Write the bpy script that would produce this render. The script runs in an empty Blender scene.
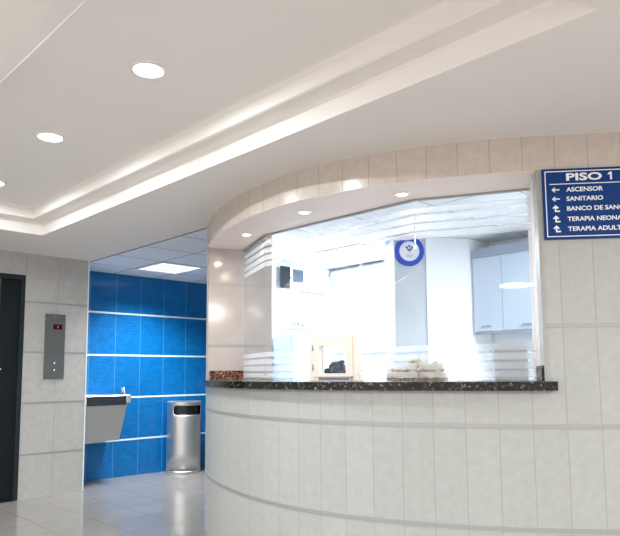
import bpy, bmesh, math, random
from mathutils import Vector, Matrix, noise
SC = bpy.context.scene
COL = SC.collection
random.seed(4)

# ------------------------------------------------------------ camera, world, exposure
TH, RO, G = math.radians(5.7832), math.radians(-0.4176), math.radians(-45.3515)
R3 = Vector((math.cos(G), -math.sin(G), 0))
F3 = Vector((math.sin(G), math.cos(G), 0))
Z3 = Vector((0, 0, 1))
fw = F3*math.cos(TH) + Z3*math.sin(TH)
up = -F3*math.sin(TH) + Z3*math.cos(TH)
cr = R3*math.cos(RO) + up*math.sin(RO)
cu = -R3*math.sin(RO) + up*math.cos(RO)
cd = bpy.data.cameras.new('camera')
cam = bpy.data.objects.new('camera', cd); COL.objects.link(cam)
M = Matrix((cr, cu, -fw)).transposed().to_4x4(); M.translation = (0, 0, 1.1968)
cam.matrix_world = M
cd.sensor_fit = 'HORIZONTAL'; cd.sensor_width = 36
cd.lens = 36*621.81/620
cd.shift_y = 42.13/620
cd.clip_start = 0.05
SC.camera = cam
SC.view_settings.view_transform = 'Standard'
SC.view_settings.look = 'None'
SC.view_settings.gamma = 1
SC.view_settings.use_curve_mapping = False
SC.view_settings.exposure = 0.50
W = bpy.data.worlds.new('world'); SC.world = W; W.use_nodes = True
W.node_tree.nodes['Background'].inputs[0].default_value = (0.97, 0.98, 1.0, 1)
W.node_tree.nodes['Background'].inputs[1].default_value = 1.0

def area(name, loc, size, power, color=(1, 1, 1), parent=None, shape='SQUARE', aim=None, spread=180, sy=None):
    l = bpy.data.lights.new(name, 'AREA'); l.shape = shape; l.size = size
    if sy: l.shape = 'RECTANGLE'; l.size_y = sy
    l.energy = power; l.color = color; l.spread = math.radians(spread)
    o = bpy.data.objects.new(name, l); COL.objects.link(o); o.location = loc
    if aim: o.rotation_euler = (Vector(aim)-Vector(loc)).to_track_quat('-Z', 'Y').to_euler()
    if parent: o.parent = parent
    return o
LP = dict(hall=13.0, soffit=1.6, corridor=31.0, office=33.0)
# added fill lights without fixtures, unseen behind and beside the camera
for lx, ly, lw in ((.8, -1.6, 72), (2.6, 1.0, 64), (-1.8, -3.0, 72), (-4.6, -2.8, 72), (2.6, -2.8, 60), (1.8, 3.6, 34)):
    area('hall_fill', (lx, ly, 2.395), .38, lw*1.42, (1, .995, .985))

# ------------------------------------------------------------ materials
def mat(name, color, rough=0.5, metal=0.0, spec=0.5, mottle=0.0, mscale=8, emit=None, estr=0, coat=0, alpha=1, trans=0):
    m = bpy.data.materials.new(name); m.use_nodes = True
    nt = m.node_tree; b = nt.nodes['Principled BSDF']
    b.inputs['Base Color'].default_value = (*color, 1)
    b.inputs['Roughness'].default_value = rough
    b.inputs['Metallic'].default_value = metal
    b.inputs['Specular IOR Level'].default_value = spec
    b.inputs['Coat Weight'].default_value = coat
    b.inputs['Coat Roughness'].default_value = 0.05
    if emit: b.inputs['Emission Color'].default_value = (*emit, 1); b.inputs['Emission Strength'].default_value = estr
    if mottle:
        tc = nt.nodes.new('ShaderNodeTexCoord'); n = nt.nodes.new('ShaderNodeTexNoise')
        n.inputs['Scale'].default_value = mscale; n.inputs['Detail'].default_value = 5
        r = nt.nodes.new('ShaderNodeMapRange'); r.inputs[1].default_value = .3; r.inputs[2].default_value = .7
        r.inputs[3].default_value = 1-mottle; r.inputs[4].default_value = 1+mottle
        mx = nt.nodes.new('ShaderNodeVectorMath'); mx.operation = 'SCALE'; mx.inputs[0].default_value = color
        nt.links.new(tc.outputs['Object'], n.inputs['Vector']); nt.links.new(n.outputs[0], r.inputs[0])
        nt.links.new(r.outputs[0], mx.inputs['Scale']); nt.links.new(mx.outputs[0], b.inputs['Base Color'])
    return m

def tile_mat(name, color, joint, su, jw, rough=0.2, mottle=0.05, mscale=(14, 14), wave=0, sv=0, ou=0, ov=0, use_obj=False, stretch=(1, 1), spec=.5, grain=0, streak=0):
    m = bpy.data.materials.new(name); m.use_nodes = True
    nt = m.node_tree; N = nt.nodes; L = nt.links; b = N['Principled BSDF']
    b.inputs['Roughness'].default_value = rough; b.inputs['Specular IOR Level'].default_value = spec
    tc = N.new('ShaderNodeTexCoord'); src = tc.outputs['Object' if use_obj else 'UV']
    sp = N.new('ShaderNodeSeparateXYZ'); L.new(src, sp.inputs[0])
    def dist(out, off, s):
        a = N.new('ShaderNodeMath'); a.operation = 'ADD'; a.inputs[1].default_value = -off; L.new(out, a.inputs[0])
        p = N.new('ShaderNodeMath'); p.operation = 'PINGPONG'; p.inputs[1].default_value = s/2; L.new(a.outputs[0], p.inputs[0])
        c = N.new('ShaderNodeMapRange'); c.inputs[1].default_value = jw*.35; c.inputs[2].default_value = jw*.65
        c.inputs[3].default_value = 1; c.inputs[4].default_value = 0; L.new(p.outputs[0], c.inputs[0])
        fl = N.new('ShaderNodeMath'); fl.operation = 'DIVIDE'; fl.inputs[1].default_value = s; L.new(a.outputs[0], fl.inputs[0])
        f2 = N.new('ShaderNodeMath'); f2.operation = 'FLOOR'; L.new(fl.outputs[0], f2.inputs[0])
        return c.outputs[0], f2.outputs[0]
    j, cid = dist(sp.outputs[0], ou, su)
    rid = None
    if sv:
        j2, rid = dist(sp.outputs[1], ov, sv)
        mm = N.new('ShaderNodeMath'); mm.operation = 'MAXIMUM'; L.new(j, mm.inputs[0]); L.new(j2, mm.inputs[1]); j = mm.outputs[0]
    # per tile tone
    cb = N.new('ShaderNodeCombineXYZ'); L.new(cid, cb.inputs[0])
    if rid: L.new(rid, cb.inputs[1])
    else:
        rr = N.new('ShaderNodeMath'); rr.operation = 'MULTIPLY_ADD'; rr.inputs[1].default_value = 2; rr.inputs[2].default_value = -.85; L.new(sp.outputs[1], rr.inputs[0])
        rf = N.new('ShaderNodeMath'); rf.operation = 'FLOOR'; L.new(rr.outputs[0], rf.inputs[0]); L.new(rf.outputs[0], cb.inputs[1])
    wn = N.new('ShaderNodeTexWhiteNoise'); L.new(cb.outputs[0], wn.inputs[0])
    mp = N.new('ShaderNodeMapping'); mp.inputs['Scale'].default_value = (stretch[0], stretch[1], 1); L.new(src, mp.inputs[0])
    n = N.new('ShaderNodeTexNoise'); n.inputs['Scale'].default_value = mscale[0]; n.inputs['Detail'].default_value = 6; L.new(mp.outputs[0], n.inputs['Vector'])
    if wave:
        n.inputs['Distortion'].default_value = 1.2
    s1 = N.new('ShaderNodeMapRange'); s1.inputs[1].default_value = .3; s1.inputs[2].default_value = .7; s1.inputs[3].default_value = 1-mottle; s1.inputs[4].default_value = 1+mottle; L.new(n.outputs[0], s1.inputs[0])
    s2 = N.new('ShaderNodeMapRange'); s2.inputs[3].default_value = .975; s2.inputs[4].default_value = 1.025; L.new(wn.outputs[0], s2.inputs[0])
    ml = N.new('ShaderNodeMath'); ml.operation = 'MULTIPLY'; L.new(s1.outputs[0], ml.inputs[0]); L.new(s2.outputs[0], ml.inputs[1])
    vs = N.new('ShaderNodeVectorMath'); vs.operation = 'SCALE'; vs.inputs[0].default_value = color; L.new(ml.outputs[0], vs.inputs['Scale'])
    mx = N.new('ShaderNodeMix'); mx.data_type = 'RGBA'; L.new(j, mx.inputs[0]); L.new(vs.outputs[0], mx.inputs[6]); mx.inputs[7].default_value = (*joint, 1)
    L.new(mx.outputs[2], b.inputs['Base Color'])
    bp = N.new('ShaderNodeBump'); bp.inputs['Strength'].default_value = .35; bp.inputs['Distance'].default_value = .002; bp.invert = True
    L.new(j, bp.inputs['Height']); L.new(bp.outputs[0], b.inputs['Normal'])
    if wave:
        w = N.new('ShaderNodeTexWave'); w.bands_direction = 'Y'; w.inputs['Scale'].default_value = 9; w.inputs['Distortion'].default_value = 7; w.inputs['Detail'].default_value = 2; w.inputs['Detail Scale'].default_value = 1.2
        L.new(src, w.inputs[0])
        b2 = N.new('ShaderNodeBump'); b2.inputs['Strength'].default_value = .25; b2.inputs['Distance'].default_value = .003
        L.new(w.outputs['Fac'], b2.inputs['Height']); L.new(bp.outputs[0], b2.inputs['Normal']); L.new(b2.outputs[0], b.inputs['Normal'])
    return m

def glass_mat(name, tint=(.97, .99, 1), refl=1.0, spec=.0):
    m = bpy.data.materials.new(name); m.use_nodes = True
    nt = m.node_tree; nt.nodes.clear(); N = nt.nodes; L = nt.links
    out = N.new('ShaderNodeOutputMaterial'); t = N.new('ShaderNodeBsdfTransparent'); t.inputs[0].default_value = (*tint, 1)
    g = N.new('ShaderNodeBsdfGlossy'); g.inputs['Roughness'].default_value = .02
    lw = N.new('ShaderNodeLayerWeight'); pw = N.new('ShaderNodeMath'); pw.operation = 'POWER'; pw.inputs[1].default_value = 5; L.new(lw.outputs['Facing'], pw.inputs[0])
    sc_ = N.new('ShaderNodeMath'); sc_.operation = 'MULTIPLY_ADD'; sc_.inputs[1].default_value = .7*refl; sc_.inputs[2].default_value = .045*refl; L.new(pw.outputs[0], sc_.inputs[0])
    ge = N.new('ShaderNodeNewGeometry'); iv = N.new('ShaderNodeMath'); iv.operation = 'SUBTRACT'; iv.inputs[0].default_value = 1; L.new(ge.outputs['Backfacing'], iv.inputs[1])
    mm = N.new('ShaderNodeMath'); mm.operation = 'MULTIPLY'; L.new(sc_.outputs[0], mm.inputs[0]); L.new(iv.outputs[0], mm.inputs[1])
    mx = N.new('ShaderNodeMixShader'); L.new(mm.outputs[0], mx.inputs[0])
    L.new(t.outputs[0], mx.inputs[1]); L.new(g.outputs[0], mx.inputs[2]); L.new(mx.outputs[0], out.inputs[0])
    return m

def film_mat(name, op, color=(.95, .97, 1)):
    m = bpy.data.materials.new(name); m.use_nodes = True
    nt = m.node_tree; nt.nodes.clear(); N = nt.nodes; L = nt.links
    out = N.new('ShaderNodeOutputMaterial'); t = N.new('ShaderNodeBsdfTransparent')
    d = N.new('ShaderNodeBsdfDiffuse'); d.inputs[0].default_value = (*color, 1)
    tr = N.new('ShaderNodeBsdfTranslucent'); tr.inputs[0].default_value = (*color, 1)
    a = N.new('ShaderNodeMixShader'); a.inputs[0].default_value = .7; L.new(d.outputs[0], a.inputs[1]); L.new(tr.outputs[0], a.inputs[2])
    mx = N.new('ShaderNodeMixShader'); mx.inputs[0].default_value = op
    L.new(t.outputs[0], mx.inputs[1]); L.new(a.outputs[0], mx.inputs[2]); L.new(mx.outputs[0], out.inputs[0])
    return m

def granite_mat(name, base, spots, s=95):
    m = bpy.data.materials.new(name); m.use_nodes = True
    nt = m.node_tree; N = nt.nodes; L = nt.links; b = N['Principled BSDF']
    b.inputs['Roughness'].default_value = .18; b.inputs['Specular IOR Level'].default_value = .3
    tc = N.new('ShaderNodeTexCoord'); v = N.new('ShaderNodeTexVoronoi'); v.inputs['Scale'].default_value = s
    n = N.new('ShaderNodeTexNoise'); n.inputs['Scale'].default_value = s*.5; n.inputs['Detail'].default_value = 8
    L.new(tc.outputs['Object'], v.inputs['Vector']); L.new(tc.outputs['Object'], n.inputs['Vector'])
    sp = N.new('ShaderNodeSeparateColor'); L.new(v.outputs['Color'], sp.inputs[0])
    ad = N.new('ShaderNodeMath'); ad.operation = 'MULTIPLY'; L.new(sp.outputs[0], ad.inputs[0]); L.new(n.outputs[0], ad.inputs[1])
    r = N.new('ShaderNodeValToRGB'); e = r.color_ramp.elements
    e[0].position = .0; e[0].color = (*base, 1); e[1].position = .62; e[1].color = (*spots[2], 1)
    for p, c in ((.24, base), (.33, spots[0]), (.45, spots[1])):
        x = r.color_ramp.elements.new(p); x.color = (*c, 1)
    L.new(ad.outputs[0], r.inputs[0]); L.new(r.outputs[0], b.inputs['Base Color'])
    return m

def brushed(name, color, rough=.3):
    m = mat(name, color, rough, 1.0)
    m.node_tree.nodes['Principled BSDF'].inputs['Anisotropic'].default_value = .5
    return m

SU = .163
MT = dict(
 ceiling=mat('painted ceiling', (.86, .825, .795), .7, spec=.2),
 drop=tile_mat('drop ceiling tile', (.80, .87, .97), (.22, .24, .28), .60, .014, rough=.8, mottle=.02, sv=.545, ou=-6.40, ov=2.965, use_obj=True),
 offceil=tile_mat('office ceiling tile', (.88, .90, .93), (.45, .48, .52), .61, .014, rough=.8, mottle=.01, sv=.61, ou=-4.35, ov=4.36, use_obj=True),
 curve=tile_mat('curved wall tile', (.41, .43, .42), (.32, .32, .305), SU, .0035, rough=.38, spec=.35, mottle=.05, mscale=(22, 22)),
 fascia=tile_mat('warm-lit fascia tile', (.58, .52, .47), (.39, .36, .33), SU, .004, rough=.22, mottle=.06, mscale=(22, 22)),  # same tile as the curved wall, warm tint of the light put into its colour
 pillar=tile_mat('pillar tile', (.44, .395, .37), (.5, .46, .43), .326, .003, rough=.12, mottle=.035, ou=.29),
 elev=tile_mat('grey wall tile', (.46, .458, .45), (.32, .30, .28), .326, .004, rough=.2, mottle=.06, mscale=(16, 16)),
 blue=tile_mat('blue glazed tile', (.0003, .145, .43), (.10, .34, .62), .326, .005, rough=.42, mottle=.16, mscale=(9, 9), wave=1, stretch=(1, 1.6), spec=.25),
 floor=tile_mat('polished floor tile', (.29, .275, .26), (.17, .16, .155), .40, .005, rough=.10, mottle=.05, mscale=(5, 5), sv=.40, ou=-5.67, ov=2.05, use_obj=True, spec=.6),
 steeltrim=mat('aluminium strip', (.34, .35, .345), .45, .25),
 whitetrim=mat('white strip', (.72, .88, .95), .3),
 white=mat('white paint', (.84, .775, .74), .5, spec=.3),
 soffit=mat('soffit paint', (.92, .80, .735), .5, spec=.3),
 jamb=mat('glossy white board', (.86, .80, .77), .3),
 office=mat('office wall paint', (.86, .89, .93), .6, spec=.2),
 greywall=mat('column paint', (.56, .60, .67), .6, spec=.2),
 granite=granite_mat('dark granite', (.004, .005, .0045), ((.008, .010, .009), (.03, .03, .026), (.26, .25, .21))),
 redgranite=granite_mat('brown granite', (.03, .014, .010), ((.16, .055, .025), (.36, .15, .07), (.62, .42, .30)), 110),
 steel=brushed('brushed steel', (.62, .63, .63), .40),
 paintsteel=mat('grey coated steel', (.42, .44, .43), .35, .4),
 darksteel=brushed('dark steel', (.09, .11, .13), .3),
 chrome=mat('chrome', (.85, .86, .88), .08, 1),
 slate=mat('dark elevator steel', (.007, .011, .014), .5, 0, spec=.2),
 slate2=mat('elevator frame', (.014, .022, .027), .45, 0, spec=.25),
 black=mat('black', (.006, .006, .007), .5),
 callplate=mat('call plate steel', (.17, .18, .185), .38, .6),
 red=mat('red digits', (.3, .01, .01), .4, emit=(1, .05, .03), estr=.5),
 darkred=mat('display window', (.035, .006, .008), .15),
 lit=mat('button light', (.8, .8, .8), .4, emit=(.9, .95, 1), estr=.9),
 signblue=mat('sign blue', (.001, .040, .19), .45, spec=.2),
 signwhite=mat('sign white', (.86, .88, .92), .5),
 glass=glass_mat('clear glass'),
 film=film_mat('frosted film', .34),
 text=film_mat('frosted lettering', .25, (1, .96, .94)),
 lens=mat('lamp lens', (1, 1, 1), .4, emit=(.86, 1, 1), estr=7),
 warmlens=mat('warm lamp lens', (1, 1, 1), .4, emit=(1, .80, .50), estr=9),
 panel=mat('lamp diffuser', (1, 1, 1), .4, emit=(.93, .98, 1), estr=.8),
 offpanel=mat('office lamp diffuser', (1, 1, 1), .4, emit=(1, 1, 1), estr=3),
 lampgrid=mat('lamp louvre', (.70, .76, .82), .4),
 cabinet=mat('cabinet laminate', (.60, .72, .86), .35),
 cabband=mat('cabinet header', (.33, .40, .52), .45),
 blind=mat('blind fabric', (.93, .95, .97), .8),
 blindbox=mat('blind box', (.62, .72, .84), .5),
 greyhandle=mat('handle grey', (.35, .42, .50), .35, .5),
 ring=mat('ring blue', (.004, .06, .50), .35),
 emblem=mat('emblem grey', (.10, .14, .26), .6),
 dark=mat('dark blue plastic', (.005, .022, .055), .22, mottle=.4, mscale=40),
 beige=mat('beige cloth', (.46, .35, .25), .8, mottle=.15, mscale=30),
 hatch=mat('hatch frame lacquer', (.88, .79, .73), .35),
 screen=mat('monitor screen', (.035, .07, .11), .5, mottle=.6, mscale=22),
 tvdark=mat('television side', (.006, .012, .022), .6, spec=.2),
 bottleg=mat('green bottle', (.10, .22, .14), .3),
 bottlep=mat('pink bottle', (.55, .40, .42), .4),
 monback=mat('monitor casing', (.34, .33, .35), .5),
)

_b = MT['blue'].node_tree.nodes['Principled BSDF']; _b.inputs['Coat Weight'].default_value = .5; _b.inputs['Coat Roughness'].default_value = .07
# ------------------------------------------------------------ mesh helpers
def obj(name, bm, m, parent=None, smooth=False, kind=None, loc=None):
    me = bpy.data.meshes.new(name)
    bmesh.ops.remove_doubles(bm, verts=bm.verts, dist=1e-5)
    for e in bm.edges:
        if len(e.link_faces) == 2 and e.calc_face_angle(0) > .6: e.smooth = False
    if any(f.smooth for f in bm.faces): bmesh.ops.split_edges(bm, edges=[e for e in bm.edges if not e.smooth])
    bm.to_mesh(me); bm.free()
    ms = m if isinstance(m, (list, tuple)) else [m]
    for q in ms: me.materials.append(q)
    if smooth:
        for p in me.polygons: p.use_smooth = True
    o = bpy.data.objects.new(name, me); COL.objects.link(o)
    if parent:
        o.parent = parent; o.matrix_parent_inverse = parent.matrix_basis.inverted()
    if kind: o['kind'] = kind
    if loc: o.location = loc
    return o
def tag(o, label, cat, group=None):
    o['label'] = label; o['category'] = cat
    if group: o['group'] = group
    return o
def thing(name, label, cat, loc=(0, 0, 0), group=None):
    o = bpy.data.objects.new(name, None); COL.objects.link(o); o.location = loc; o.empty_display_size = .05
    return tag(o, label, cat, group)
def struct(name, bm, m, parent=None, smooth=False): return obj(name, bm, m, parent, smooth, kind=None if parent else 'structure')

def box(bm, x0, x1, y0, y1, z0, z1, mi=0, mtx=None, bev=0):
    vs = [bm.verts.new(p) for p in ((x0,y0,z0),(x1,y0,z0),(x1,y1,z0),(x0,y1,z0),(x0,y0,z1),(x1,y0,z1),(x1,y1,z1),(x0,y1,z1))]
    fs = [bm.faces.new([vs[i] for i in q]) for q in ((0,3,2,1),(4,5,6,7),(0,1,5,4),(1,2,6,5),(2,3,7,6),(3,0,4,7))]
    for f in fs: f.material_index = mi
    if bev:
        es = list({e for f in fs for e in f.edges})
        r = bmesh.ops.bevel(bm, geom=es, offset=bev, segments=2, affect='EDGES', clamp_overlap=True)
        vs = list({v for f in r['faces'] for v in f.verts} | {v for v in vs if v.is_valid})
    if mtx: bmesh.ops.transform(bm, matrix=mtx, verts=[v for v in vs if v.is_valid])
    return bm
def B(*a, **k):
    bm = bmesh.new(); return box(bm, *a, **k)
def frame_mtx(o, xd, yd):
    xd = Vector(xd).normalized(); yd = Vector(yd).normalized(); zd = xd.cross(yd)
    m = Matrix((xd, yd, zd)).transposed().to_4x4(); m.translation = o; return m
def prism(bm, pts, z0, z1, mi=0):
    a = [bm.verts.new((x, y, z0)) for x, y in pts]; b = [bm.verts.new((x, y, z1)) for x, y in pts]
    bm.faces.new(a[::-1]).material_index = mi; bm.faces.new(b).material_index = mi
    n = len(pts)
    for i in range(n): bm.faces.new((a[i], a[(i+1) % n], b[(i+1) % n], b[i])).material_index = mi
    bmesh.ops.recalc_face_normals(bm, faces=bm.faces)
    return bm
def normals(path):
    out = []
    for i in range(len(path)):
        a = Vector(path[max(i-1, 0)]); b = Vector(path[min(i+1, len(path)-1)])
        if 0 < i < len(path)-1:
            d1 = (Vector(path[i])-a).normalized(); d2 = (b-Vector(path[i])).normalized()
            n1 = Vector((d1.y, -d1.x)); n2 = Vector((d2.y, -d2.x)); n = (n1+n2).normalized(); n = n/max(.4, n.dot(n1))
        else:
            d = (b-a).normalized(); n = Vector((d.y, -d.x))
        out.append(n)
    return out
def ribbon(path, z0, z1, out, inn, u0=0.0):
    """solid wall along a path: face on the right-hand side at offset out, back at -inn; UV = (arc length, height)"""
    bm = bmesh.new(); uvl = bm.loops.layers.uv.new('UVMap')
    ns = normals(path); us = [u0]
    for i in range(1, len(path)): us.append(us[-1]+(Vector(path[i])-Vector(path[i-1])).length)
    F0, F1, K0, K1 = [], [], [], []
    for p, n in zip(path, ns):
        p = Vector(p); a = p+n*out; b = p-n*inn
        F0.append(bm.verts.new((a.x, a.y, z0))); F1.append(bm.verts.new((a.x, a.y, z1)))
        K0.append(bm.verts.new((b.x, b.y, z0))); K1.append(bm.verts.new((b.x, b.y, z1)))
    def q(v, uv):
        f = bm.faces.new(v)
        for l, t in zip(f.loops, uv): l[uvl].uv = t
        return f
    for i in range(len(path)-1):
        j = i+1
        q((F0[i], F0[j], F1[j], F1[i]), ((us[i], z0), (us[j], z0), (us[j], z1), (us[i], z1))).smooth = len(path) > 8
        q((K0[j], K0[i], K1[i], K1[j]), ((us[j], z0), (us[i], z0), (us[i], z1), (us[j], z1)))
        q((F1[i], F1[j], K1[j], K1[i]), ((us[i]+.03, z1),)*4)
        q((F0[j], F0[i], K0[i], K0[j]), ((us[i]+.03, z0),)*4)
    q((F0[0], F1[0], K1[0], K0[0]), ((us[0]+.03, z0), (us[0]+.03, z1), (us[0]+.05, z1), (us[0]+.05, z0)))
    q((F1[-1], F0[-1], K0[-1], K1[-1]), ((us[-1]+.03, z1), (us[-1]+.03, z0), (us[-1]+.05, z0), (us[-1]+.05, z1)))
    return bm
def lathe(bm, prof, n=32, c=(0, 0, 0), mi=0, a0=0, a1=2*math.pi, mtx=None):
    full = abs(a1-a0-2*math.pi) < 1e-6; rows = []
    for k in range(n if full else n+1):
        a = a0+(a1-a0)*k/n
        rows.append([bm.verts.new((c[0]+r*math.cos(a), c[1]+r*math.sin(a), c[2]+z)) for r, z in prof])
    for k in range(n):
        A, Bq = rows[k], rows[(k+1) % len(rows)]
        for i in range(len(prof)-1):
            vs = []
            for v in (A[i], Bq[i], Bq[i+1], A[i+1]):
                if not any((v.co-w.co).length < 1e-6 for w in vs): vs.append(v)
            if len(vs) > 2: bm.faces.new(vs).material_index = mi
    allv = [v for r in rows for v in r]
    if mtx: bmesh.ops.transform(bm, matrix=mtx, verts=allv)
    return bm
def tube(bm, pts, r, n=10, mi=0):
    pts = [Vector(p) for p in pts]; rings = []
    for i, p in enumerate(pts):
        d = (pts[min(i+1, len(pts)-1)]-pts[max(i-1, 0)]).normalized()
        a = d.orthogonal().normalized() if i == 0 else (pa-d*pa.dot(d)).normalized()
        pa = a; b = d.cross(a); rr = r[i] if isinstance(r, (list, tuple)) else r
        rings.append([bm.verts.new(p+(a*math.cos(t)+b*math.sin(t))*rr) for t in [2*math.pi*k/n for k in range(n)]])
    for i in range(len(rings)-1):
        for k in range(n): bm.faces.new((rings[i][k], rings[i][(k+1) % n], rings[i+1][(k+1) % n], rings[i+1][k]))
    bm.faces.new(rings[0][::-1]); bm.faces.new(rings[-1]); return bm
def spline(P, step=.05):
    out = []
    for i in range(len(P)-1):
        p0 = Vector(P[max(i-1, 0)]); p1 = Vector(P[i]); p2 = Vector(P[i+1]); p3 = Vector(P[min(i+2, len(P)-1)])
        n = max(1, round((p2-p1).length/step))
        for k in range(n):
            t = k/n
            out.append(tuple(.5*((2*p1)+(p2-p0)*t+(2*p0-5*p1+4*p2-p3)*t*t+(3*p1-p0-3*p2+p3)*t**3)))
    out.append(tuple(P[-1])); return out
def text_bm(s, width, cap, mtx, depth=.0015, bold=.02, spacing=1.0):
    cu_ = bpy.data.curves.new('t', 'FONT'); cu_.body = s; cu_.size = 1; cu_.offset = bold; cu_.space_character = spacing
    cu_.resolution_u = 3; cu_.extrude = .5
    o = bpy.data.objects.new('t', cu_); COL.objects.link(o)
    dg = bpy.context.evaluated_depsgraph_get(); me = bpy.data.meshes.new_from_object(o.evaluated_get(dg))
    bpy.data.objects.remove(o); bpy.data.curves.remove(cu_)
    bm = bmesh.new(); bm.from_mesh(me); bpy.data.meshes.remove(me)
    xs = [v.co.x for v in bm.verts]; x0, x1 = min(xs), max(xs)
    ys = [v.co.y for v in bm.verts]; y0, y1 = min(ys), max(ys)
    for v in bm.verts:
        v.co = Vector(((v.co.x-x0)/(x1-x0)*width, (v.co.y-y0)/(y1-y0)*cap, (v.co.z+.5)*depth))
    bmesh.ops.transform(bm, matrix=mtx, verts=bm.verts); return bm
def blob(bm, c, r, seed, amp=.25, rot=0, sub=4, freq=3.0, flat=None):
    r_ = bmesh.ops.create_icosphere(bm, subdivisions=sub, radius=1)
    for v in r_['verts']:
        n = noise.noise(v.co*freq*.5+Vector((seed, 0, 0)))+.5*abs(noise.noise(v.co*freq*1.6+Vector((0, seed, 0))))
        p = v.co*(1+amp*n); p = Vector((p.x*r[0], p.y*r[1], p.z*r[2])); p.rotate(Matrix.Rotation(rot, 3, 'Z')); p += Vector(c)
        if flat is not None: p.z = max(p.z, flat)
        v.co = p
    return bm

# ------------------------------------------------------------ plan of the place
ROWS = [.425, .925, 1.425, 1.925]
CZ, SZ = 2.41, 2.228
LEFTP = [(-5.06, 6.0), (-5.06, 5.2), (-5.06, 4.5), (-4.98, 3.98), (-4.78, 3.56), (-4.5, 3.22), (-4.28, 3.02)]
CURVE = [(-4.125, 2.912), (-3.86, 2.77), (-3.55, 2.65), (-3.2, 2.555), (-3.0, 2.525), (-2.75, 2.51), (-2.45, 2.54), (-2.15, 2.618), (-1.857, 2.74), (-1.581, 2.895)]
RIGHTP = [(-1.45, 2.982), (-1.397, 3.0255)]
wd = Vector((.776, .631)).normalized(); wn = Vector((wd.y, -wd.x))
CORNER = Vector(RIGHTP[-1]); END = CORNER+wd*1.9
full = spline(LEFTP+CURVE+RIGHTP, .045)+[tuple(END)]
PIL0, PIL1, PIL2 = (-4.17, 2.955), (-4.041, 3.219), (-3.935, 3.437)
GL = [(-4.041, 3.219), (-3.476, 2.967), (-2.144, 2.999), (-1.564, 3.291)]
def near(p): return min(range(len(full)), key=lambda i: (Vector(full[i])-Vector(p)).length)
iL, iR = near(CURVE[0]), near(CORNER)
arc = [0]
for i in range(1, len(full)): arc.append(arc[-1]+(Vector(full[i])-Vector(full[i-1])).length)
Jref = (Vector((-1.322, 3.085))-CORNER).length
base_u = -(arc[iR]+Jref)          # a joint falls at (-1.322, 3.085)

# floor
bm = B(-9, 4.5, -5, 8, -.05, 0); struct('floor', bm, MT['floor'])
# the rest of the hall, behind the camera
struct('wall_rear', B(-6.6, 4.5, -5.1, -5, 0, 2.409), MT['white'])
struct('wall_side', B(4.5, 4.6, -5, 8, 0, 2.409), MT['white'])
# ceiling with the tray opening
TX0, TX1, TY0, TY1 = -5.43, -.72, .77, 2.09
bm = bmesh.new()
for a in ((-9, TX0, -5, 8), (TX1, 4.5, -5, 8), (TX0, TX1, -5, TY0), (TX0, TX1, TY1, 8)): box(bm, a[0], a[1], a[2], a[3], CZ, CZ+.02)
# cove profile swept round the opening: (inset, z)
prof = [(0, CZ), (.004, CZ+.085), (.012, CZ+.10), (.125, CZ+.10), (.135, CZ+.105), (.14, CZ+.175), (.155, CZ+.188), (.175, CZ+.19)]
rings = []
for ins, z in prof:
    rings.append([bm.verts.new(p) for p in ((TX0+ins, TY0+ins, z), (TX1-ins, TY0+ins, z), (TX1-ins, TY1-ins, z), (TX0+ins, TY1-ins, z))])
for i in range(len(rings)-1):
    for k in range(4): bm.faces.new((rings[i][k], rings[i+1][k], rings[i+1][(k+1) % 4], rings[i][(k+1) % 4]))
bm.faces.new(rings[-1])
struct('ceiling', bm, MT['ceiling'])
# suspended ceiling of the corridor
bm = prism(bmesh.new(), [(-6.885, 2.965), (-4.22, 2.965), (-4.30, 3.03), (-4.52, 3.23), (-4.80, 3.57), (-5.0, 3.99), (-5.08, 4.5), (-5.08, 6.0), (-6.885, 6.0)], CZ-.008, CZ-.0005)
struct('ceiling', bm, MT['drop'])
# office ceiling
bm = prism(bmesh.new(), [(-4.96, 5.26), (-4.95, 4.5), (-4.85, 4.0), (-4.6, 3.65), (-4.1, 3.3), (-3.48, 3.03), (-2.15, 3.06), (-1.58, 3.36), (-.35, 4.3), (-.35, 5.26)], CZ-.006, CZ-.0005)
struct('ceiling', bm, MT['offceil'])

# curved wall: base all along, full height behind the pillar and right of the opening, fascia above
struct('wall_front', ribbon(full, 0, 1.102, 0, .08, base_u), MT['curve'])
seg = full[:near((-4.215, 2.975))+1]
struct('wall_front', ribbon(seg, 1.102, SZ, 0, .08, base_u), MT['curve'])
seg = full[iR:]
struct('wall_right', ribbon(seg, 1.102, SZ, 0, .08, base_u+arc[iR]), MT['curve'])
seg = full
struct('wall_fascia', ribbon(seg, SZ, CZ, 0, .05, base_u), MT['fascia'])
for z in ROWS[:2]:
    struct('trim_1', ribbon(full, z-.011, z+.011, .003, .0, 0), MT['steeltrim'])
struct('trim_2', ribbon(full[iR:], ROWS[2]-.010, ROWS[2]+.010, .003, 0), MT['steeltrim'])
# pillar
pil = [PIL0, PIL1, PIL2]
struct('wall_pillar', ribbon(pil, 1.102, CZ-.01, 0, .06, 0), MT['pillar'])
for z in ROWS[2:]: struct('trim_3', ribbon(pil, z-.008, z+.008, .003, 0), MT['steeltrim'])
# soffit
outer = [Vector(p)+Vector(n)*-.001 for p, n in list(zip(full, normals(full)))[iL:iR+1]]
sof = [tuple(p) for p in outer]+[(GL[3][0], GL[3][1])]+[GL[2], GL[1], GL[0], (PIL0[0]+.01, PIL0[1])]
struct('soffit', prism(bmesh.new(), sof, SZ-.002, SZ+.02), MT['soffit'])
struct('wall_header', ribbon([GL[0], GL[1], GL[2], GL[3]], SZ+.02, CZ-.008, 0, .03), MT['office'])
# thin aluminium channel holding the panes to the soffit
struct('trim_4', ribbon(GL, SZ-.012, SZ, .008, .016), MT['steeltrim'])
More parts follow.
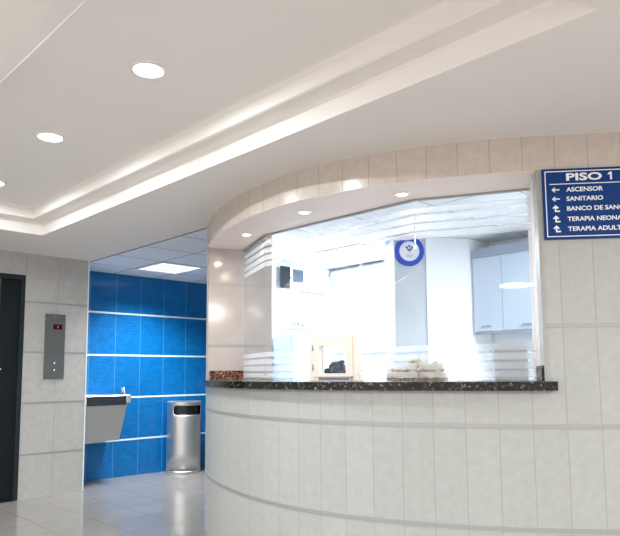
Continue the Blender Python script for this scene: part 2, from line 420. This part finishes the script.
# jamb
struct('wall_jamb', ribbon([GL[3], tuple(CORNER-wn*.016)], 1.148, SZ, .0, .06), MT['jamb'])
struct('wall_jamb', ribbon([(-1.675, 3.485), (GL[3][0]-.012, GL[3][1]+.018)], 1.148, CZ-.01, 0, .06), MT['jamb'])
bm = bmesh.new(); c = CORNER-wd*.003
prism(bm, [tuple(c), tuple(c+wn*.006), tuple(c+wn*.006+wd*.012), tuple(c+wd*.012)], 1.148, SZ)
struct('trim_5', bm, MT['steeltrim'])

# elevator wall and corridor walls; path direction gives the visible side on the right
EX = -6.351
DY0, DY1, DZ = 1.12, 2.295, 2.187
struct('wall_left', ribbon([(EX, 2.94), (EX, DY1)][::-1], 0, CZ, 0, .25, -.652-.0), MT['elev'])
bm = ribbon([(EX, DY0), (EX, DY1)], DZ, CZ, 0, .25, -.652-(DY1-DY0)); struct('wall_left', bm, MT['elev'])
bm = ribbon([(EX, -5), (EX, DY0)], 0, CZ, 0, .25, -.652-(DY1-DY0)-6.12); struct('wall_left', bm, MT['elev'])
for z in ROWS:
    struct('trim_6', ribbon([(EX, DY1), (EX, 2.94)], z-.008, z+.008, .003, 0), MT['steeltrim'])
struct('trim_7', B(EX-.012, EX+.004, 2.94, 2.952, 0, CZ-.001), MT['whitetrim'])
BX = -6.892
struct('wall_back', ribbon([(BX, 2.95), (BX, 6.0)], 0, CZ-.009, 0, .1, 2.95-3.55), MT['blue'])
for z in ROWS: struct('trim_8', ribbon([(BX, 2.95), (BX, 6.0)], z-.010, z+.010, .003, 0), MT['whitetrim'])
struct('wall_back', ribbon([(BX, 6.0), (-5.0, 6.0)], 0, CZ-.009, 0, .1), MT['elev'])
struct('wall_left', B(BX-.1, EX-.25, 2.85, 2.95, 0, CZ-.001), MT['elev'])
struct('wall_left', B(EX-.25, EX-.001, 2.9405, 2.949, 0, CZ-.001), MT['white'])

# elevator door
d = bpy.data.objects.new('door_1', None); COL.objects.link(d); d.location = (EX, DY0, 0); d['kind'] = 'structure'
bm = bmesh.new()
box(bm, EX-.10, EX+.006, DY1-.042, DY1, 0, DZ); box(bm, EX-.10, EX+.006, DY0, DY0+.042, 0, DZ); box(bm, EX-.10, EX+.006, DY0+.042, DY1-.042, DZ-.048, DZ)
obj('door_frame', bm, MT['slate2'], d)
obj('door_panel', B(EX-.075, EX-.035, 2.078, DY1-.042, 0.004, DZ-.048), MT['slate'], d)
obj('door_panel', B(EX-.10, EX-.06, DY0+.042, 2.06, .004, DZ-.048), MT['black'], d)
obj('button', B(EX-.036, EX-.03, 2.098, 2.106, 1.252, 1.263), MT['lit'], d)
obj('button', B(EX-.036, EX-.03, 2.098, 2.106, .925, .934), MT['lit'], d)
obj('door_sill', B(EX-.1, EX+.02, DY0+.042, DY1-.042, 0.0005, .004), MT['darksteel'], d)

# office shell
inner = [(-4.955, 5.27), (-4.955, 4.5), (-4.86, 4.02), (-4.66, 3.68), (-4.38, 3.38), (-4.12, 3.18)]
struct('wall_inner_left', ribbon(inner, 0, CZ-.006, 0.0, .012), MT['office'])
struct('wall_inner_back', B(-5.0, -.3, 5.27, 5.35, 0, CZ-.001), MT['office'])
struct('wall_inner_right', ribbon([tuple(END), (-.3, 5.27)], 0, CZ-.001, 0, .05), MT['office'])
# column in the office, face turned to the counter
A_, B_ = (-3.362, 4.378), (-3.165, 4.58)
struct('column', prism(bmesh.new(), [A_, B_, (-2.935, 5.05), (-2.935, 5.269), (-3.6, 5.269), (-3.6, 4.55)], 0, CZ-.007), MT['greywall'])
struct('wall_partition', prism(bmesh.new(), [(-3.158, 4.575), (-2.925, 4.99), (-2.925, 5.269), (-2.933, 5.269), (-2.933, 5.0), (-3.165, 4.583)], 0, CZ-.007), MT['office'])

# ------------------------------------------------------------ reception glazing
def on(a, b, t): return Vector(a)+(Vector(b)-Vector(a))*t
HX0, HX1, HZ0, HZ1 = -3.005, -2.578, 1.148, 1.475
bands = [(1.166, 1.200), (1.214, 1.250), (1.265, 1.302), (1.318, 1.352)]
tops = [(1.985, 2.022), (2.034, 2.072), (2.086, 2.124), (2.140, 2.172)]
for k in range(3):
    a, b_ = Vector(GL[k]), Vector(GL[k+1]); L_ = (b_-a).length; dx = (b_-a)/L_; n = Vector((dx.y, -dx.x))
    w = bpy.data.objects.new('window_%d' % (k+1), None); COL.objects.link(w); w.location = (a.x, a.y, 1.148); w['kind'] = 'structure'
    mt = frame_mtx((a.x, a.y, 0), (dx.x, dx.y, 0), (0, 0, 1))
    bm = bmesh.new(); g = .003
    z0, z1 = 1.1485, SZ-.012
    if k == 1:
        h0 = HX0-a.x; h1 = HX1-a.x
        # pane is cut out round the service hatch
        for q in ((g, h0, z0, z1), (h1, L_-g, z0, z1), (h0, h1, HZ1, z1)): box(bm, q[0], q[1], q[2], q[3], -.008, 0, mtx=mt)
    else: box(bm, g, L_-g, z0, z1, -.008, 0, mtx=mt)
    obj('glass_pane', bm, MT['glass'], w)
    bm = bmesh.new()
    def strip(u0, u1, f0, f1, N=24):
        vs = []
        for i in range(N+1):
            u = u0+(u1-u0)*i/N; vs.append((bm.verts.new((u, f0(u), .0015)), bm.verts.new((u, f1(u), .0015))))
        for i in range(N):
            if (vs[i][1].co.y-vs[i][0].co.y) > .0005 or (vs[i+1][1].co.y-vs[i+1][0].co.y) > .0005:
                bm.faces.new((vs[i][0], vs[i+1][0], vs[i+1][1], vs[i][1]))
    for q0, q1 in bands:
        segs = [(g, h0), (h1, L_-g)] if k == 1 else [(g, L_-g)]
        for s in segs: strip(s[0], s[1], lambda u: q0, lambda u: q1)
    for i, (q0, q1) in enumerate(tops):
        if k == 1: # the lowest bands run out in a long wave over the middle pane
            low = lambda u: 1.985+.085*max(0, math.sin(math.pi*min(1, max(0, (u-.05)/(L_-.1)))))**1.2
            strip(g, L_-g, lambda u: max(q0, min(q1, low(u))), lambda u: q1)
        else: strip(g, L_-g, lambda u: q0, lambda u: q1)
    bmesh.ops.transform(bm, matrix=mt, verts=bm.verts)
    obj('frosted_stripes', bm, MT['film'], w)
    if k == 1:
        for s, u0, z, wd_, cap in (('clínica', .22, 1.795, .19, .052), ('Cionela', .50, 1.80, .50, .095)):
            m2 = mt @ Matrix.Translation((u0, z, .001))
            obj('lettering', text_bm(s, wd_, cap, m2, .0006, .012), MT['text'], w)
        bm = bmesh.new()
        for (c0, r0, r1, a0, a1, th) in ((.75, .62, .17, 185, 350, .010),):
            prev = None
            for i in range(41):
                t = math.radians(a0+(a1-a0)*i/40); q = th*math.sin(math.pi*i/40)+.001
                p = [bm.verts.new((c0+math.cos(t)*(r0), 1.86+math.sin(t)*(r1+s_), .0015)) for s_ in (-q, q)]
                if prev: bm.faces.new((prev[0], p[0], p[1], prev[1]))
                prev = p
        bmesh.ops.transform(bm, matrix=mt, verts=bm.verts)
        obj('swoosh', bm, MT['text'], w)

# ------------------------------------------------------------ counter slab
po = list(zip(full, normals(full)))
i0 = near((-4.16, 2.93))
out_pts = [tuple(Vector(p)+n*.055) for p, n in po[i0:iR+1]]
e = CORNER+wd*.045
poly = out_pts+[tuple(e+wn*.055), tuple(e+wn*.001), tuple(CORNER+wn*.001), (GL[3][0]-.002, GL[3][1]), (-1.60, 3.48), (-2.2, 3.33), (-3.45, 3.30), (-3.80, 3.44), (-3.93, 3.43), (PIL1[0]+.003, PIL1[1]), (PIL0[0]+.004, PIL0[1]-.004)]
bm = prism(bmesh.new(), poly, 1.1025, 1.1475)
slab = obj('counter_slab', bm, MT['granite'])
tag(slab, 'long dark speckled granite counter slab on the curved tiled wall below the glass', 'counter')
pd = (Vector(PIL1)-Vector(PIL0)).normalized(); pn = Vector((pd.y, -pd.x))
mt = frame_mtx((PIL0[0], PIL0[1], 0), (pd.x, pd.y, 0), (0, 0, 1))
bm = B(.012, .290, 1.148, 1.222, .001, .016, mtx=mt)
tag(obj('granite_upstand', bm, MT['redgranite']), 'brown speckled granite upstand at the left end of the counter, against the pale pillar', 'upstand')
jd = (CORNER-Vector(GL[3])).normalized(); mt = frame_mtx((GL[3][0], GL[3][1], 0), (jd.x, jd.y, 0), (0, 0, 1))
jl = (CORNER-Vector(GL[3])).length
bm = B(.09, jl-.008, 1.148, 1.226, .001, .015, mtx=mt)
tag(obj('granite_upstand', bm, MT['granite']), 'short black granite upstand at the right end of the counter, against the white jamb', 'upstand')

# ------------------------------------------------------------ service hatch in the middle pane
a, b_ = Vector(GL[1]), Vector(GL[2]); dx = (b_-a).normalized()
hy = a.y+(HX0-a.x)*dx.y/dx.x
h = thing('service_hatch', 'small square cream-white framed hatch window standing on the counter in the middle glass pane', 'hatch', (HX0, hy, 1.148))
mt = frame_mtx((HX0, hy, 0), (dx.x, dx.y, 0), (0, 0, 1)); HW = (HX1-HX0)/dx.x
def fr(u0, u1, z0, z1, t, tb, d0, d1, bev=.003):
    bm = bmesh.new()
    for q in ((u0, u0+t, z0, z1), (u1-t, u1, z0, z1), (u0+t, u1-t, z1-t, z1), (u0+t, u1-t, z0, z0+tb)): box(bm, q[0], q[1], q[2], q[3], d0, d1, mtx=mt)
    return bm
obj('outer_frame', fr(.001, HW-.001, 1.1485, HZ1-.001, .040, .020, -.03, .02), MT['hatch'], h)
obj('sash', fr(.042, HW-.041, 1.172, HZ1-.042, .058, .022, -.02, .028), MT['hatch'], h)
obj('pane', B(.100, HW-.099, 1.194, HZ1-.100, -.004, .002, mtx=mt), MT['glass'], h)
for z in (1.215, 1.345):
    bm = bmesh.new(); tube(bm, [mt @ Vector((.041, z, .028)), mt @ Vector((.041, z+.042, .028))], .0065, 10)
    obj('hinge', bm, MT['steeltrim'], h, True)
obj('document_slot', B(.085, HW-.075, 1.1525, 1.1640, .0202, .0216, mtx=mt), MT['emblem'], h)
bm = B(HW-.052, HW-.044, 1.155, 1.175, .028, .040, mtx=mt); obj('latch', bm, MT['steeltrim'], h)

# things standing on the counter behind the glass
bm = bmesh.new(); blob(bm, (-2.905, 3.15, 1.19), (.09, .06, .098), 2.3, .25, math.radians(45), flat=1.149)
blob(bm, (-2.975, 3.09, 1.175), (.045, .04, .05), 5.3, .4, 0, flat=1.149, sub=3)
tag(obj('dark_bag', bm, MT['dark'], None, True), 'crumpled dark blue glossy bag behind the small hatch window', 'bag')
t = thing('beige_bundle', 'pale beige soft bundle with a dark clasp, lying behind the right part of the glass', 'bundle', (-2.30, 3.17, 1.148))
bm = bmesh.new()
for c, r, s in (((-2.37, 3.11, 1.175), (.06, .05, .045), 1.1), ((-2.29, 3.18, 1.205), (.055, .05, .065), 3.7), ((-2.21, 3.25, 1.185), (.07, .05, .06), 8.2)):
    blob(bm, c, r, s, .55, math.radians(45), flat=1.149, freq=5)
obj('cloth', bm, MT['beige'], t, True)
bm = bmesh.new(); blob(bm, (-2.235, 3.115, 1.232), (.013, .013, .009), 1, .1, sub=2); obj('clasp', bm, MT['black'], t, True)
bm = bmesh.new(); blob(bm, (-2.155, 3.19, 1.226), (.006, .006, .006), 2, .1, sub=2); obj('button', bm, MT['black'], t, True)

# ------------------------------------------------------------ office furniture
t = thing('office_desk', 'white work desk behind the counter carrying the grey monitor', 'desk', (-2.2, 3.7, 0))
obj('desk_top', B(-3.0, -1.55, 3.52, 4.02, .72, .75), MT['office'], t)
for x, y in ((-2.95, 3.56), (-2.95, 3.98), (-1.62, 3.56), (-1.62, 3.98)): obj('leg', B(x-.02, x+.02, y-.02, y+.02, 0, .72), MT['steeltrim'], t)
t = thing('computer_monitor', 'grey computer monitor seen from behind, low in the right pane of glass', 'monitor', (-1.90, 3.66, .75))
mt = frame_mtx((-1.985, 3.60, 0), (.82, .57, 0), (0, 0, 1))
obj('casing', B(0, .20, 1.10, 1.375, -.03, .0, mtx=mt, bev=.006), MT['monback'], t)
obj('screen', B(.008, .192, 1.108, 1.367, -.032, -.0305, mtx=mt), MT['screen'], t)
obj('stand', B(.085, .115, .763, 1.12, .0, .02, mtx=mt), MT['monback'], t)
obj('foot', B(.02, .18, .75, .762, -.07, .07, mtx=mt), MT['monback'], t)

t = thing('wall_cabinet', 'pale blue two-door wall cabinet high in the right part of the office', 'cabinet', (-2.5, 5.26, 1.55))
X0, X1, Y0 = -2.92, -2.02, 4.955
obj('carcass', B(X0, X1, Y0+.02, 5.268, 1.545, 2.29), MT['cabinet'], t)
obj('header', B(X0, X1, Y0-.004, Y0+.02, 2.215, 2.30), MT['cabband'], t)
for a0, a1, hx in ((X0+.002, -2.641, -2.80), (-2.637, -2.35, -2.42), (-2.346, X1-.002, -2.28)):
    dd = obj('door', B(a0, a1, Y0, Y0+.019, 1.552, 2.213), MT['cabinet'], t)
    obj('handle', B(hx-.045, hx+.045, Y0-.018, Y0-.001, 1.588, 1.602, bev=.003), MT['greyhandle'], dd)
obj('light_rail', B(X0, X1, Y0, Y0+.02, 1.528, 1.545), MT['cabband'], t)

# round logo plate on the column
cdv = (Vector(B_)-Vector(A_)).normalized(); cn = Vector((cdv.y, -cdv.x)); cc = Vector(A_)+cdv*.136+cn*.004
mt = frame_mtx((cc.x, cc.y, 2.270), (cdv.x, cdv.y, 0), (0, 0, 1))
t = thing('round_sign', 'round white plate with a thick blue rim on the grey office column', 'sign', (cc.x, cc.y, 2.235))
bm = bmesh.new(); lathe(bm, [(0, 0), (.13, 0), (.13, .012), (0, .012)], 48, mtx=mt); obj('disc', bm, MT['signwhite'], t)
bm = bmesh.new(); lathe(bm, [(.090, .012), (.090, .018), (.128, .020), (.133, .012), (.133, -.001)], 48, mtx=mt); obj('rim', bm, MT['ring'], t)
bm = bmesh.new()
for q in range(5):
    an = math.radians(90+72*q); lathe(bm, [(0, .0122), (.012, .0122), (.010, .0145), (0, .0145)], 10, c=(math.cos(an)*.019*(1+.3*math.sin(q*2)), .028+math.sin(an)*.017, 0), mtx=mt)
box(bm, -.003, .003, -.018, .01, .0122, .0142, mtx=mt)
obj('emblem', bm, MT['emblem'], t)
bm = bmesh.new()
for z, w_ in ((-.035, .07), (-.05, .055)): box(bm, -w_/2, w_/2, z-.0025, z+.0025, .0121, .0132, mtx=mt)
obj('lettering', bm, MT['cabband'], t)

# roller blind on the back wall
t = thing('roller_blind', 'white roller blind with pale blue box on the back wall left of the grey column', 'blind', (-4.3, 5.26, 1.45))
obj('fabric', B(-4.90, -3.66, 5.235, 5.239, 1.45, 2.29), MT['blind'], t)
obj('box', B(-4.93, -3.63, 5.20, 5.268, 2.29, 2.372, bev=.004), MT['blindbox'], t)
obj('top_rail', B(-4.70, -3.63, 5.19, 5.268, 2.3725, 2.382), MT['monback'], t)
obj('bottom_bar', B(-4.90, -3.66, 5.23, 5.244, 1.43, 1.45), MT['blindbox'], t)
for z in (2.395, 2.325): obj('bracket', B(-4.950, -4.932, 5.17, 5.195, z-.013, z+.013), MT['monback'], t)

# television, shelf, bottles, tall cabinet on the left office wall
t = thing('wall_television', 'small boxy white television with dark side, high on the left office wall', 'television', (-4.95, 4.55, 2.12))
obj('body', B(-4.953, -4.86, 4.44, 4.745, 2.11, 2.33, bev=.006), MT['office'], t)
obj('side_grille', B(-4.8595, -4.852, 4.36, 4.50, 2.10, 2.335), MT['tvdark'], t)
obj('screen', B(-4.8595, -4.855, 4.545, 4.70, 2.175, 2.318), MT['screen'], t)
obj('control', B(-4.8595, -4.856, 4.505, 4.52, 2.21, 2.225), MT['tvdark'], t)
t = thing('wall_shelf', 'narrow white shelf with dark edge under the television', 'shelf', (-4.95, 4.7, 2.06))
obj('board', B(-4.954, -4.78, 4.45, 4.95, 2.06, 2.075), MT['office'], t)
obj('edge_strip', B(-4.7795, -4.775, 4.55, 4.95, 2.058, 2.077), MT['emblem'], t)
tag(obj('storage_shelf', B(-4.954, -4.80, 4.36, 4.95, 1.675, 1.695), MT['office']), 'lower white shelf with small bottles on the left office wall', 'shelf')
for i, (y, h_, m_, lb) in enumerate(((4.44, .05, 'bottlep', 'pinkish small jar at the left of the lower shelf'), (4.56, .055, 'bottleg', 'dark green small bottle on the lower shelf, left of the three bottles'),
                                   (4.62, .07, 'bottleg', 'green bottle on the lower shelf, middle and tallest of the three bottles'), (4.69, .045, 'bottleg', 'small green bottle on the lower shelf, right of the three bottles'))):
    b = bmesh.new(); lathe(b, [(0, 0), (.014, 0), (.015, h_*.6), (.006, h_*.75), (.006, h_), (0, h_)], 14, c=(-4.86, y, 1.6955))
    tag(obj('jar' if i == 0 else 'bottle', b, MT[m_], None, True), lb, 'bottle' if i else 'jar', None if i == 0 else 'bottles on the lower office shelf')
t = thing('tall_cabinet', 'pale blue tall cabinet beside the pillar, behind the left glass', 'cabinet', (-4.75, 4.5, 0))
obj('body', B(-4.88, -4.60, 4.28, 4.62, 0, 1.585), MT['cabinet'], t)
obj('door', B(-4.5995, -4.582, 4.283, 4.617, .05, 1.58), MT['cabinet'], t)

# ------------------------------------------------------------ lamps
def downlight(x, y, label):
    t = thing('ceiling_downlight', label, 'downlight', (x, y, 2.60), 'downlights in the ceiling tray')
    z = 2.60
    b = bmesh.new(); lathe(b, [(.066, -.004), (.070, -.010), (.082, -.008), (.084, 0)], 40, c=(x, y, z)); obj('trim_ring', b, MT['white'], t, True)
    b = bmesh.new(); lathe(b, [(0, -.002), (.066, -.002), (.066, -.001)], 40, c=(x, y, z)); obj('lens', b, MT['lens'], t)
    area('lamp_light', (0, 0, -.014), .12, LP['hall'], (.93, 1, 1), t, 'DISK')
for x, y, lb in ((-2.473, 1.405, 'round white downlight in the ceiling tray, largest and nearest of the three'), (-3.60, 1.41, 'round white downlight in the ceiling tray, middle of the three'),
                 (-4.76, 1.47, 'round white downlight in the ceiling tray, farthest and cut by the left edge')):
    downlight(x, y, lb)
def spot(x, y, label):
    t = thing('soffit_spotlight', label, 'spotlight', (x, y, SZ), 'spotlights in the soffit over the counter')
    b = bmesh.new(); lathe(b, [(.030, -.002), (.033, -.009), (.046, -.007), (.048, .001)], 32, c=(x, y, SZ)); obj('trim_ring', b, MT['jamb'], t, True)
    b = bmesh.new(); lathe(b, [(0, -.012), (.018, -.010), (.030, -.003)], 32, c=(x, y, SZ)); obj('lens', b, MT['warmlens'], t, True)
    area('lamp_light', (0, 0, -.022), .05, LP['soffit'], (1, .80, .62), t, 'DISK')
spot(-3.556, 2.856, 'warm recessed spotlight in the soffit, leftmost over the pillar end')
spot(-2.80, 2.72, 'warm recessed spotlight in the soffit, middle one of the three')
spot(-2.123, 2.853, 'warm recessed spotlight in the soffit, rightmost and nearest')

def panel(name, label, x0, x1, y0, y1, z, m, power, cells, spread=180):
    t = thing(name, label, 'ceiling lamp', ((x0+x1)/2, (y0+y1)/2, z))
    b = bmesh.new(); f_ = .018
    for q in ((x0, x0+f_, y0, y1), (x1-f_, x1, y0, y1), (x0+f_, x1-f_, y0, y0+f_), (x0+f_, x1-f_, y1-f_, y1)): box(b, q[0], q[1], q[2], q[3], z-.012, z-.0005)
    obj('frame', b, MT['white'], t)
    obj('diffuser', B(x0+f_, x1-f_, y0+f_, y1-f_, z-.005, z-.001), m, t)
    if cells:
        b = bmesh.new(); nx, ny = 3, 6
        for i in range(1, nx): xx = x0+(x1-x0)*i/nx; box(b, xx-.005, xx+.005, y0+f_, y1-f_, z-.009, z-.0052)
        for j in range(1, ny): yy = y0+(y1-y0)*j/ny; box(b, x0+f_, x1-f_, yy-.0045, yy+.0045, z-.0085, z-.0053)
        obj('louvre', b, MT['lampgrid'], t)
    area('lamp_light', (0, 0, -.02), (x1-x0)*.9, power, (.95, .98, 1), t, sy=(y1-y0)*.9, spread=spread)
panel('corridor_lamp', 'square louvred light panel in the tiled corridor ceiling over the blue wall', -6.395, -5.805, 3.515, 4.05, CZ-.008, MT['panel'], LP['corridor'], True, 124)
panel('office_lamp', 'bright square light panel in the office ceiling seen through the glass', -4.345, -3.745, 4.365, 4.965, CZ-.006, MT['offpanel'], LP['office'], False)
panel('office_lamp', 'added unseen light panel brightening the office, beyond the right end of the wall cabinet', -1.35, -.75, 4.36, 4.96, CZ-.006, MT['offpanel'], LP['office']*1.6, False)  # extra panel added out of view to brighten the right of the office

# ------------------------------------------------------------ wayfinding sign
SW, S0, S1 = .49, 1.862, 2.228
o = CORNER+wd*.026
t = thing('directory_sign', 'blue rectangular floor directory sign with white lettering, PISO 1, on the tiled wall', 'sign', (o.x, o.y, S0))
mt = frame_mtx((o.x+wn.x*.001, o.y+wn.y*.001, 0), (wd.x, wd.y, 0), (0, 0, 1))
obj('board', B(0, SW, S0, S1, 0, .012, mtx=mt), MT['signblue'], t)
bm = bmesh.new(); i_, w_ = .012, .0045
for q in ((i_, i_+w_, S0+i_, S1-i_), (SW-i_-w_, SW-i_, S0+i_, S1-i_), (i_+w_, SW-i_-w_, S0+i_, S0+i_+w_), (i_+w_, SW-i_-w_, S1-i_-w_, S1-i_)): box(bm, q[0], q[1], q[2], q[3], .0121, .013, mtx=mt)
obj('border', bm, MT['signwhite'], t)
obj('divider_line', B(.034, SW-.034, 2.1455, 2.1495, .0121, .013, mtx=mt), MT['signwhite'], t)
def ln(s, u, z, w, cap, bold=.03): obj('lettering', text_bm(s, w, cap, mt @ Matrix.Translation((u, z-cap/2, .0121)), .001, bold), MT['signwhite'], t)
ln('PISO', .118, 2.183, .175, .040, .03)
bm = bmesh.new(); f = bm.faces.new([bm.verts.new((.322+x, 2.163+y, .0121)) for x, y in ((.010, 0), (.019, 0), (.019, .040), (.012, .040), (.0, .031), (.0, .024), (.010, .029))])
for v in bmesh.ops.extrude_face_region(bm, geom=[f])['geom']:
    if isinstance(v, bmesh.types.BMVert): v.co.z += .001
bmesh.ops.transform(bm, matrix=mt, verts=bm.verts); bmesh.ops.recalc_face_normals(bm, faces=bm.faces)
obj('lettering', bm, MT['signwhite'], t)
for s, z, w in (('ASCENSOR', 2.118, .180), ('SANITARIO', 2.070, .178), ('BANCO DE SANGRE', 2.019, .315), ('TERAPIA NEONATAL', 1.965, .325), ('TERAPIA ADULTOS', 1.914, .303)):
    ln(s, .115, z, w, .0235, .02)
def arrow(z, kind):
    bm = bmesh.new(); s = 1.0
    def poly(pts):
        f = bm.faces.new([bm.verts.new((.063+x, z+y, .0121)) for x, y in pts]); r = bmesh.ops.extrude_face_region(bm, geom=[f])
        for v in r['geom']:
            if isinstance(v, bmesh.types.BMVert): v.co.z += .001
    if kind == 'left':
        poly([(-.020, 0), (-.004, -.014), (-.002, -.009), (-.010, -.003), (.019, -.003), (.019, .003), (-.010, .003), (-.002, .009), (-.004, .014)])
    else:
        poly([(-.004, .020), (-.019, .005), (-.014, .0), (-.008, .006), (-.008, -.016), (.017, -.016), (.017, -.009), (.0, -.009), (.0, .006), (.007, .0), (.012, .005)])
    bmesh.ops.transform(bm, matrix=mt, verts=bm.verts); bmesh.ops.recalc_face_normals(bm, faces=bm.faces)
    obj('arrow', bm, MT['signwhite'], t)
for z, k in ((2.118, 'left'), (2.070, 'left'), (2.019, 'up'), (1.965, 'up'), (1.914, 'up')): arrow(z, k)

# ------------------------------------------------------------ elevator call plate
t = thing('call_panel', 'tall narrow grey steel elevator call panel with red display on the grey tiled wall', 'panel', (EX, 2.60, 1.156))
obj('plate', B(EX+.001, EX+.012, 2.500, 2.705, 1.156, 1.816, bev=.002), MT['callplate'], t)
obj('display', B(EX+.0125, EX+.014, 2.580, 2.672, 1.660, 1.712), MT['darkred'], t)
mt = frame_mtx((EX+.0142, 2.622, 1.672), (0, 1, 0), (0, 0, 1))
obj('digit', text_bm('1', .012, .028, mt, .0005, .02), MT['red'], t)
for z in (1.318, 1.247):
    b = bmesh.new(); lathe(b, [(0, .004), (.010, .004), (.012, 0)], 20, mtx=frame_mtx((EX+.012, 2.603, z), (0, 1, 0), (0, 0, 1))); obj('button', b, MT['callplate'], t)
    b = bmesh.new(); lathe(b, [(0, .0045), (.0065, .0045)], 16, mtx=frame_mtx((EX+.012, 2.603, z), (0, 1, 0), (0, 0, 1))); obj('button_light', b, MT['lit'], t)
b = bmesh.new(); lathe(b, [(0, .003), (.005, .002), (.006, 0)], 12, mtx=frame_mtx((EX+.012, 2.603, 1.795), (0, 1, 0), (0, 0, 1))); obj('screw', b, MT['chrome'], t)

# ------------------------------------------------------------ drinking fountain
FY0, FY1, FX = 3.0, 3.505, -6.43
t = thing('drinking_fountain', 'wall-mounted steel drinking fountain on the blue tiled wall beside the grey wall corner', 'fountain', (-6.66, 3.24, .46))
# basin top with an oval bowl
bm = bmesh.new()
N = 40; cx, cy = (FX+BX)/2+.02, (FY0+FY1)/2-.03; zt = .968
x0, x1 = BX+.004, FX
def rect_at(a):
    c, s = math.cos(a), math.sin(a)
    tx = ((x1-cx)/c if c > 0 else (x0-cx)/c) if abs(c) > 1e-6 else 1e9
    ty = ((FY1-cy)/s if s > 0 else (FY0-cy)/s) if abs(s) > 1e-6 else 1e9
    k = min(tx, ty); return cx+c*k, cy+s*k
prev = None
angs = sorted([2*math.pi*i/N for i in range(N)]+[math.atan2(yy-cy, xx-cx) % (2*math.pi) for xx in (x0, x1) for yy in (FY0, FY1)])
R = []
for a_ in angs:
    rx, ry = rect_at(a_)
    col = [bm.verts.new((rx, ry, .878)), bm.verts.new((rx, ry, zt-.006)), bm.verts.new((cx+(rx-cx)*.97, cy+(ry-cy)*.97, zt))]
    for k, zz in ((1.0, zt), (.93, zt-.012), (.6, zt-.035), (.0, zt-.042)): col.append(bm.verts.new((cx+.165*k*math.cos(a_), cy+.18*k*math.sin(a_), zz)))
    R.append(col)
for i in range(len(R)):
    p, q = R[i], R[(i+1) % len(R)]
    for j in range(len(p)-1):
        vs = (p[j], q[j], q[j+1], p[j+1]) if j < len(p)-2 else (p[j], q[j], q[j+1])
        bm.faces.new(vs)
bm.faces.new([c_[0] for c_ in R][::-1])
obj('basin', bm, MT['steel'], t)
obj('front_band', B(FX, FX+.012, FY0, FY1-.045, .862, .958, bev=.003), MT['darksteel'], t)
obj('push_bar', B(FX+.0125, FX+.022, FY0+.17, FY1-.075, .898, .930, bev=.004), MT['darksteel'], t)
obj('corner_cap', B(FX, FX+.018, FY1-.050, FY1+.002, .885, .964, bev=.004), MT['chrome'], t)
bm = bmesh.new()
vs = [bm.verts.new(p) for p in ((x0, FY0, .877), (FX+.002, FY0, .877), (FX+.002, FY1-.030, .877), (x0, FY1-.030, .877), (x0, FY0, .462), (-6.60, FY0, .462), (-6.60, FY1-.030, .462), (x0, FY1-.030, .462))]
for q in ((0, 1, 2, 3), (7, 6, 5, 4), (1, 5, 6, 2), (0, 4, 5, 1), (2, 6, 7, 3), (3, 7, 4, 0)): bm.faces.new([vs[i] for i in q])
bmesh.ops.recalc_face_normals(bm, faces=bm.faces)
bmesh.ops.bevel(bm, geom=[e_ for e_ in bm.edges], offset=.004, segments=2, affect='EDGES')
obj('cabinet', bm, MT['paintsteel'], t)
bm = bmesh.new(); sx, sy = -6.49, 3.470
lathe(bm, [(0, 0), (.02, 0), (.018, .012), (.010, .02), (0, .022)], 16, c=(sx, sy, zt-.004))
tube(bm, [(sx, sy, zt), (sx, sy, zt+.045), (sx-.008, sy-.006, zt+.066), (sx-.028, sy-.02, zt+.078)], [.013, .011, .010, .009], 12)
box(bm, sx-.03, sx-.02, sy-.035, sy-.005, zt+.03, zt+.075)
obj('spout', bm, MT['chrome'], t, True)

# ------------------------------------------------------------ litter bin
TC = (-6.672, 4.375); TR, THh = .206, .862
t = thing('trash_can', 'tall round brushed-steel litter bin with a side opening, against the blue wall', 'trash can', (TC[0], TC[1], 0))
va = math.atan2(-TC[1], -TC[0])      # towards the viewer's side
bm = bmesh.new(); NA = 72; zs = [.03, .25, .5, .68, .70, .715, .74, .77, .80, .812, .83, THh-.012]
w0, w1 = va-math.radians(38), va+math.radians(78)
grid = [[bm.verts.new((TC[0]+TR*math.cos(2*math.pi*k/NA), TC[1]+TR*math.sin(2*math.pi*k/NA), z)) for z in zs] for k in range(NA)]
for k in range(NA):
    am = 2*math.pi*(k+.5)/NA; rel = (am-w0) % (2*math.pi); wd2 = w1-w0
    for i in range(len(zs)-1):
        zm = (zs[i]+zs[i+1])/2
        trim = 0 if .715 < zm < .805 else (.07 if .70 < zm < .812 else 1e9)
        if .70 < zm < .815 and trim < rel < wd2-trim: continue
        bm.faces.new((grid[k][i], grid[(k+1) % NA][i], grid[(k+1) % NA][i+1], grid[k][i+1]))
o = obj('body', bm, MT['steel'], t, True)
sm = o.modifiers.new('solid', 'SOLIDIFY'); sm.thickness = .004; sm.offset = -1
bm = bmesh.new(); lathe(bm, [(0, .10), (TR-.03, .10), (TR-.03, THh-.02), (0, THh-.02)], 40, c=(TC[0], TC[1], 0)); obj('liner', bm, MT['black'], t, True)
bm = bmesh.new(); lathe(bm, [(0, THh), (TR-.006, THh), (TR+.004, THh-.006), (TR+.004, THh-.022), (TR, THh-.024)], 72, c=(TC[0], TC[1], 0)); o = obj('lid', bm, MT['steel'], t)
bm = bmesh.new(); lathe(bm, [(0, 0), (TR+.004, 0), (TR+.006, .004), (TR+.006, .026), (TR, .032)], 72, c=(TC[0], TC[1], 0)); obj('base_ring', bm, MT['steel'], t, True)
